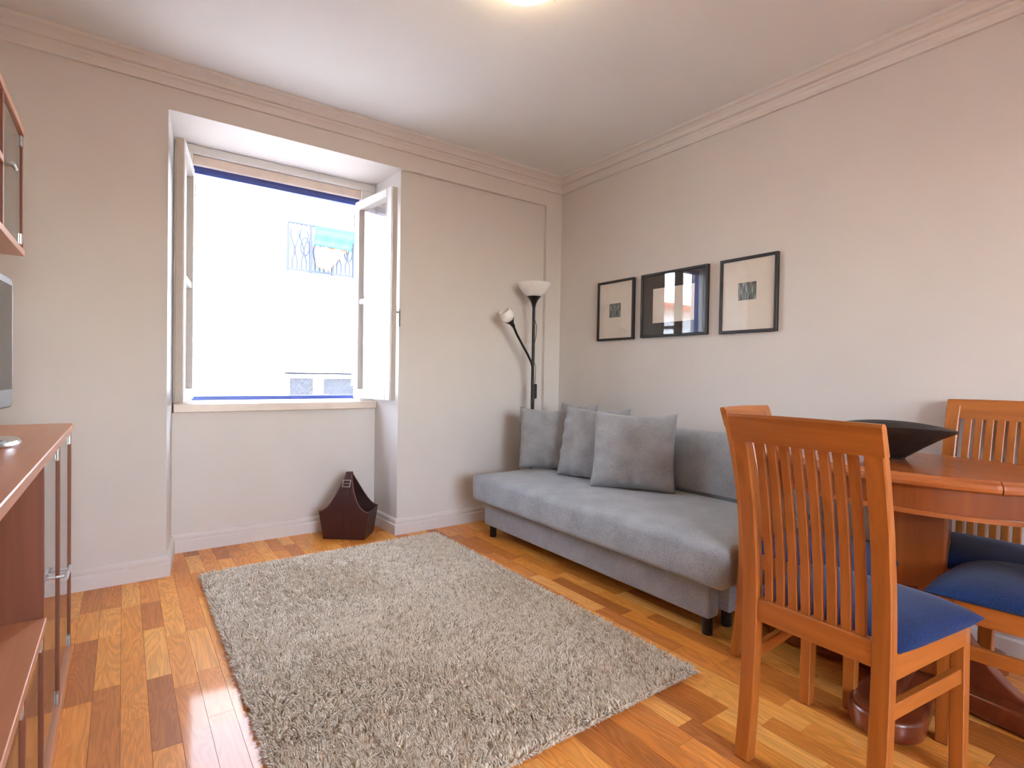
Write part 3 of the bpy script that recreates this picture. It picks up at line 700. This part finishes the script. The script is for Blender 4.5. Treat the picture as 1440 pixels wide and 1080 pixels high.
for a_, b_ in (((-.026, -.003, -.024), (-.020, .003, .024)), ((.020, -.003, -.024), (.026, .003, .024)), ((-.020, -.003, .018), (.020, .003, .024)), ((-.020, -.003, -.024), (.020, .003, -.018)), ((-.020, -.003, -.003), (.020, .003, .001))): bk_.box(a_, b_, .001, mat=Rb)
bk_.build('buckle', 'metal', strap)

# ------------------------------------------------------------------ dining chairs (local +Y is the front)
def make_chair():
    root = empty('dining_chair')
    post = [(0, -.215), (.10, -.203), (.25, -.193), (.43, -.190), (.56, -.198), (.70, -.218), (.84, -.248), (.955, -.284)]
    def yb(z):
        for (z0, y0), (z1, y1) in zip(post, post[1:]):
            if z <= z1: return y0+(y1-y0)*(z-z0)/(z1-z0)
        return post[-1][1]
    def bar(path, w, t0, t1, bev=.003):
        """vertical bar: path of (x, y, z), width w, depth t"""
        mb = MB(); vs = []; fs = []; n = len(path)
        for i, (x_, y_, z_) in enumerate(path):
            t = t0+(t1-t0)*i/(n-1)
            a, c = w/2, t/2; e = bev
            for (dx, dy) in ((-a+e, -c), (a-e, -c), (a, -c+e), (a, c-e), (a-e, c), (-a+e, c), (-a, c-e), (-a, -c+e)): vs.append((x_+dx, y_+dy, z_))
        for i in range(n-1):
            for j in range(8): fs.append((i*8+j, i*8+(j+1) % 8, (i+1)*8+(j+1) % 8, (i+1)*8+j))
        fs += [tuple(range(8))[::-1], tuple(range((n-1)*8, n*8))]
        return mb.add(vs, fs, True)
    zz = [.004, .06, .12, .20, .30, .40, .46, .52, .58, .64, .70, .76, .82, .88, .930]
    for s in (-1, 1):
        bar([(s*.161, yb(z), z) for z in zz], .042, .036, .026).build('rear_post', 'chair', root, .5)
    # crest rail follows the rake of the posts
    mb = MB(); vs = []; fs = []
    for i in range(13):
        u = i/12*2-1; x_ = u*.183; cz = .002*(1-u*u); bow = -.012*(1-u*u)
        for (dz, dy) in ((.880, -.013), (.880, .013), (.945, .011), (.953, .006), (.953, -.008), (.945, -.013)): vs.append((x_, yb(dz)+dy+bow*.6, dz+(cz if dz > .9 else 0)))
    for i in range(12):
        for j in range(6): fs.append((i*6+j, i*6+(j+1) % 6, (i+1)*6+(j+1) % 6, (i+1)*6+j))
    fs += [tuple(range(6)), tuple(range(72, 78))]
    mb.add(vs, fs, True).build('crest_rail', 'chair_h', root, .5)
    MB().box((-.141, -.203, .385), (.141, -.177, .447), .003).build('back_rail', 'chair_h', root)
    zs = [.44, .50, .56, .62, .68, .74, .80, .86, .885]
    for k in range(8):
        x_ = -.1405+.0322*(k+.5)+.0117
        bar([(x_, yb(z)+.001, z) for z in zs], .0235, .013, .011, .002).build('slat', 'chair', root, .5)
    for s in (-1, 1):
        mb = MB()
        bar([(s*.197, .187, .004), (s*.195, .187, .2), (s*.192, .187, .425)], .033, .034, .042).build('front_leg', 'chair', root, .5)
        mb = MB(); q = [(s*.162, -.175), (s*.182, -.175), (s*.211, .170), (s*.191, .170)]
        mb.prism(q, .365, .424, .002, seg=1).build('side_rail', 'chair_d', root)
        mb = MB(); q = [(s*.153, -.185), (s*.171, -.185), (s*.204, .172), (s*.186, .172)]
        mb.prism(q, .262, .300, .002, seg=1).build('stretcher', 'chair_d', root)
        for (x_, y_) in ((s*.161, -.215), (s*.197, .187)): MB().box((x_-.012, y_-.012, 0), (x_+.012, y_+.012, .006), 0).build('glide', 'foot', root)
    MB().box((-.170, .172, .365), (.170, .196, .424), .003).build('front_rail', 'chair_h', root)
    # domed seat pad
    n = 22; vs = []; fs = []
    for i in range(n+1):
        for j in range(n+1):
            u, v = i/n*2-1, j/n*2-1
            su = math.copysign(1-(1-abs(u))**1.4, u); sv = math.copysign(1-(1-abs(v))**1.4, v)
            hw = .190+(.236-.190)*(sv+1)/2; k = 1-.025*(abs(su)**4*abs(sv)**4)
            y_ = .036+sv*.206
            z_ = .428+.052*((1-abs(su)**3.4)*(1-abs(sv)**3.4))**.55
            vs.append((su*hw*k, y_*k+.0, z_))
    m_ = len(vs); vs += [(v[0]*.985, v[1]*.985, .424) for v in vs]
    for o_ in (0, m_):
        for i in range(n):
            for j in range(n):
                q = (o_+i*(n+1)+j, o_+(i+1)*(n+1)+j, o_+(i+1)*(n+1)+j+1, o_+i*(n+1)+j+1); fs.append(q)
    per = [i*(n+1) for i in range(n+1)]+[n*(n+1)+j for j in range(1, n+1)]+[i*(n+1)+n for i in range(n-1, -1, -1)]+[j for j in range(n-1, 0, -1)]
    for a, c in zip(per, per[1:]+per[:1]): fs.append((a, c, m_+c, m_+a))
    MB().add(vs, fs, True).build('seat', 'navy', root, 1.2)['label'] = 'navy blue padded seat'
    return root
GC = 'dining chairs around the table'
chA = make_chair(); tag(chA, 'wooden slat-back dining chair in front, its back turned to the viewer', 'chair', GC)
def place(o, x, y, a, sc_=1.0): o.location = (x, y, 0); o.rotation_euler = (0, 0, a); o.scale = (sc_,)*3
chB = copy_tree(chA); chC = copy_tree(chA); chD = copy_tree(chA)
place(chA, -1.172, -2.583, D(-90-1.6), 1.004)
place(chB, -.715, -2.288, D(180+4), .985); tag(chB, 'wooden dining chair between the sofa end and the table', 'chair', GC)
place(chC, -.335, -2.675, D(90), 1.03); tag(chC, 'wooden slat-back dining chair against the wall, facing the viewer', 'chair', GC)
place(chD, -.640, -2.905, D(0), 1.02); tag(chD, 'wooden dining chair at the right edge with its navy seat showing', 'chair', GC)

# ------------------------------------------------------------------ dining table
TX, TY = -.535, -2.545
tb = empty('dining_table', (TX, TY, 0)); tag(tb, 'oval cherry wood extending pedestal dining table by the right wall', 'table')
TCX, TCY, TA, TB = .045, .055, .325, .49     # top: offset from the pedestal and half axes (x, y)
def ell(a, c, n=64): return [(TCX+a*math.cos(2*PI*k/n), TCY+c*math.sin(2*PI*k/n)) for k in range(n)]
# the top comes in two leaves, split along a slanting seam
def half_top(sgn):
    sd = Vector((.77, .63)); nn = Vector((-sd.y, sd.x))*sgn; OFF = -.089*sgn+.0008; prof = [(0, .735), (.004, .728), (.012, .726), (.020, .732), (.022, .742), (.018, .752), (.010, .757), (.006, .758), (.004, .762), (0, .764)]
    out = []
    N = 140
    for k in range(N):
        a = 2*PI*k/N; out.append(Vector((math.cos(a)*TA, math.sin(a)*TB)))
    keep = [p for p in out if p.dot(nn) > OFF]
    # order by angle around
    i0 = next(i for i in range(N) if out[i].dot(nn) > OFF and out[i-1].dot(nn) <= OFF)
    keep = []
    for k in range(N):
        p = out[(i0+k) % N]
        if p.dot(nn) > OFF: keep.append(p)
        else: break
    def edge(p):     # exact end on the seam
        return p
    vs = []; m = len(prof)
    pts = [keep[0]-nn*(keep[0].dot(nn)-OFF)]+keep+[keep[-1]-nn*(keep[-1].dot(nn)-OFF)]
    for p in pts:
        g = Vector((p.x/TA**2, p.y/TB**2)).normalized()
        for d, z in prof: vs.append((TCX+p.x+g.x*(d-.022), TCY+p.y+g.y*(d-.022), z))
    fs = []; n = len(pts)
    for i in range(n-1):
        for j in range(m-1): fs.append((i*m+j, (i+1)*m+j, (i+1)*m+j+1, i*m+j+1))
    fs.append(tuple(i*m+m-1 for i in range(n))); fs.append(tuple(i*m for i in range(n))[::-1])
    fs.append(tuple(range(m))+tuple((n-1)*m+j for j in range(m-1, -1, -1)))
    return MB().add(vs, fs, False)
half_top(1).build('top_leaf', 'table', tb, .5); half_top(-1).build('top_leaf', 'table', tb, .5)
def apron(a0, a1, z0, z1, t, n=72):
    vs = []; fs = []
    for k in range(n):
        c_, s_ = math.cos(2*PI*k/n), math.sin(2*PI*k/n)
        for (q, z) in ((0, z0), (0, z1), (-t, z1), (-t, z0)): vs.append((TCX+(a0+q)*c_, TCY+(a1+q)*s_, z))
    for k in range(n):
        for j in range(4): fs.append((k*4+j, ((k+1) % n)*4+j, ((k+1) % n)*4+(j+1) % 4, k*4+(j+1) % 4))
    return MB().add(vs, fs, True)
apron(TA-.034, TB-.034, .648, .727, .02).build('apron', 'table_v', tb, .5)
apron(TA-.026, TB-.026, .636, .650, .035).build('apron_bead', 'table', tb, .5)
R45 = Matrix.Rotation(D(12), 4, 'Z')
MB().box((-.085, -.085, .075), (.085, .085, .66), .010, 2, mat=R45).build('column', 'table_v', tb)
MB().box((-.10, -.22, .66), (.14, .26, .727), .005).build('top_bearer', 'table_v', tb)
def foot_plank(ang, L, r):
    m_ = Matrix.Rotation(ang, 4, 'Z'); n = 16
    poly = [(.0, -r*.8), (L-r, -r)]+[(L-r+r*math.cos(a), r*math.sin(a)) for a in [-PI/2+PI*k/n for k in range(1, n)]]+[(L-r, r), (0, r*.8)]
    f = MB().prism(poly, .008, .074, .014, seg=3, mat=m_, smooth=True).build('foot', 'table_red', tb, .9)
    # scrolled bracket standing on the foot
    pr = [(.07, .07), (.07, .40)]+[(.07+.05*t+.18*t**1.6 if False else .07+(L-r-.05)*t, .40-.325*(math.sin(t*PI/2)**.75)) for t in [k/12 for k in range(1, 12)]]+[(L-r+.02, .105), (L-r+.03, .085), (L-r+.02, .07)]
    MB().prism(pr, -.022, .022, .005, axis=1, seg=2, mat=m_).build('bracket', 'table_red', f)
    return f
for a_, L_, r_ in ((187, .475, .098), (97, .44, .078), (266, .42, .085), (-20, .40, .08)): foot_plank(D(a_), L_, r_)

# bowl on the table
bo = MB(); n = 48; prof = [(0, .0), (.048, .0), (.05, .006), (.06, .012), (.11, .045), (.165, .078), (.205, .098), (.212, .106), (.206, .109), (.19, .104), (.13, .076), (.06, .035), (0, .026)]
vs = []; fs = []; m = len(prof)
for k in range(n):
    a = 2*PI*k/n
    for r_, z_ in prof:
        wob = 1+.03*math.sin(3*a+1)*(r_/.2); vs.append((r_*wob*math.cos(a)*1.0, r_*wob*math.sin(a), z_+(.006*math.sin(2*a+.6)*(r_/.2)**2)))
for k in range(n):
    for j in range(m-1): fs.append((k*m+j, ((k+1) % n)*m+j, ((k+1) % n)*m+j+1, k*m+j+1))
bowl = MB().add(vs, fs, True).build('fruit_bowl', 'bowl'); bowl.location = (-.46, -2.43, .7645); bowl.scale = (.92, .92, 1.12)
tag(bowl, 'wide shallow dark bowl in the middle of the table', 'bowl')

# ------------------------------------------------------------------ ceiling lamp
cl = empty('ceiling_lamp', (-1.60, -1.63, HC)); tag(cl, 'round flush ceiling lamp glowing warm', 'lamp')
MB().lathe([(0, 0), (.15, 0), (.15, -.02), (.14, -.03), (0, -.03)], n=40).build('ceiling_plate', 'white', cl)
MB().lathe([(.155, -.03), (.165, -.035), (.150, -.062), (.115, -.090), (.06, -.108), (0, -.114)], n=48).build('glass_dome', 'lit', cl)
for a in (130, 250, 10): MB().tube([(.158*math.cos(D(a)), .158*math.sin(D(a)), -.005), (.176*math.cos(D(a)), .176*math.sin(D(a)), -.035), (.160*math.cos(D(a)), .160*math.sin(D(a)), -.066)], .004, 8).build('clip', 'metal', cl)

# ------------------------------------------------------------------ low cherry cabinet on the left
CF = -2.938; CB = XL+.002
cab = empty('media_cabinet', (-3.16, -1.6, 0)); tag(cab, 'low cherry wood media cabinet with glass doors along the left wall', 'cabinet')
Y0, Y1 = -2.62, -.688
poly = [(CB, Y0-.01), (CF+.008, Y0-.01)]+[(CF+.008-.022+.022*math.cos(a), Y1+.008-.022+.022*math.sin(a)) for a in [PI/2*k/6 for k in range(7)]]+[(CB, Y1+.008)]
op(MB().prism(poly, .822, .846, .002, seg=1), 'top_board', 'cab', cab)
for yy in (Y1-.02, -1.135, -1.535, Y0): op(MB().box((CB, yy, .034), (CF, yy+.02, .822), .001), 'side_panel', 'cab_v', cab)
op(MB().box((CB, Y0, .0), (CF+.004, Y1, .034), .002), 'bottom_board', 'cab', cab)
op(MB().box((CB, Y0+.02, .425), (CF+.006, -1.535, .449), .002), 'niche_shelf', 'cab', cab)
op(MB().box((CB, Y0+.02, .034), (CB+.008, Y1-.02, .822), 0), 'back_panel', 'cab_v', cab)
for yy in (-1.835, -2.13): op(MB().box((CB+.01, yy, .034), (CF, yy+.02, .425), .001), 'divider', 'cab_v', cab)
for (ya, yb_) in ((-1.115, Y1-.02), (-1.515, -1.135)): op(MB().box((CB+.01, ya, .43), (CF-.06, yb_, .445), .001), 'inner_shelf', 'cab', cab)
def gdoor(ya, yb_, za, zb, hz, root, front, hside, hl=.03):
    d = op(MB().box((front-.006, ya+.003, za+.003), (front-.001, yb_-.006, zb-.003), .0008), 'glass_door', 'cabglass', root)
    if hz is not None:
        hy = ya+.035 if hside < 0 else yb_-.045
        op(MB().tube([(front, hy, hz), (front+hl*.8, hy, hz)], .004, 8).tube([(front+hl*.8, hy-.03, hz), (front+hl*.8, hy+.03, hz)], .0055, 10), 'handle', 'metal', root, d)
        op
    for zc in (za+.03, zb-.03): op(MB().box((front-.001, yb_-.03, zc-.018), (front+.004, yb_-.010, zc+.018), .001), 'hinge_clip', 'metal', root, d)
    return d
gdoor(-1.115, Y1-.02, .034, .822, .425, cab, CF-.004, -1)
gdoor(-1.515, -1.135, .034, .822, .435, cab, CF-.004, 1)
gdoor(-1.815, -1.535, .034, .425, None, cab, CF-.004, 1)
gdoor(-2.11, -1.835, .034, .425, None, cab, CF-.004, 1)
gdoor(-2.60, -2.13, .034, .425, None, cab, CF-.004, 1)

# wall cabinet above
WF = -3.07
wc = empty('wall_cabinet', (-3.23, -1.5, 1.435)); tag(wc, 'cherry wood wall cabinet with glass door above the television', 'cabinet')
zb, zt = 1.435, 1.872; Wy0, Wy1 = -2.62, -.688
op(MB().box((CB, Wy0, zb), (WF+.004, Wy1, zb+.022), .0015), 'bottom_board', 'cab', wc)
op(MB().box((CB, Wy0, zt-.022), (WF+.004, Wy1, zt), .0015), 'top_board', 'cab', wc)
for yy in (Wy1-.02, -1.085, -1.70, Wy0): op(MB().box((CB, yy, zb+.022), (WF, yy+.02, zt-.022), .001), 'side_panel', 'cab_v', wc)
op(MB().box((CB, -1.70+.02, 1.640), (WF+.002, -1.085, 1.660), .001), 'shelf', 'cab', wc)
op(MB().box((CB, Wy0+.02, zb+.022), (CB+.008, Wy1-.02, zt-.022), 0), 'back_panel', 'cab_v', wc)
gdoor(-1.065, Wy1-.02, zb+.022, zt-.022, 1.65, wc, WF-.003, -1, .026)

# television
tv = empty('television', (-3.103, -1.33, .846), D(-4)); tag(tv, 'flat television with silver bezel and chrome foot on the media cabinet', 'television')
def rrect(hw, z0, z1, r, n=6):
    o = []
    for cx, cz, a0 in ((hw-r, z1-r, 0), (-hw+r, z1-r, 90), (-hw+r, z0+r, 180), (hw-r, z0+r, 270)):
        o += [(cx+r*math.cos(D(a0+90*k/n)), cz+r*math.sin(D(a0+90*k/n))) for k in range(n+1)]
    return o
MB().prism(rrect(.335, .080, .470, .03), -.030, .022, .006, axis=0, seg=2).build('housing', 'silver', tv)
MB().box((.018, -.312, .135), (.0235, .312, .448), .001).build('screen', 'screen', tv)
MB().tube([(-.005, 0, .01), (-.005, 0, .10)], .022, 16).build('neck', 'silver', tv)
mb = MB(); mb.lathe([(0, 0), (.125, 0), (.13, .005), (.125, .012), (.05, .020), (0, .022)], n=40); mb.v = [(v[0]*.78, v[1]*1.15, v[2]) for v in mb.v]; mb.build('foot', 'chrome', tv)
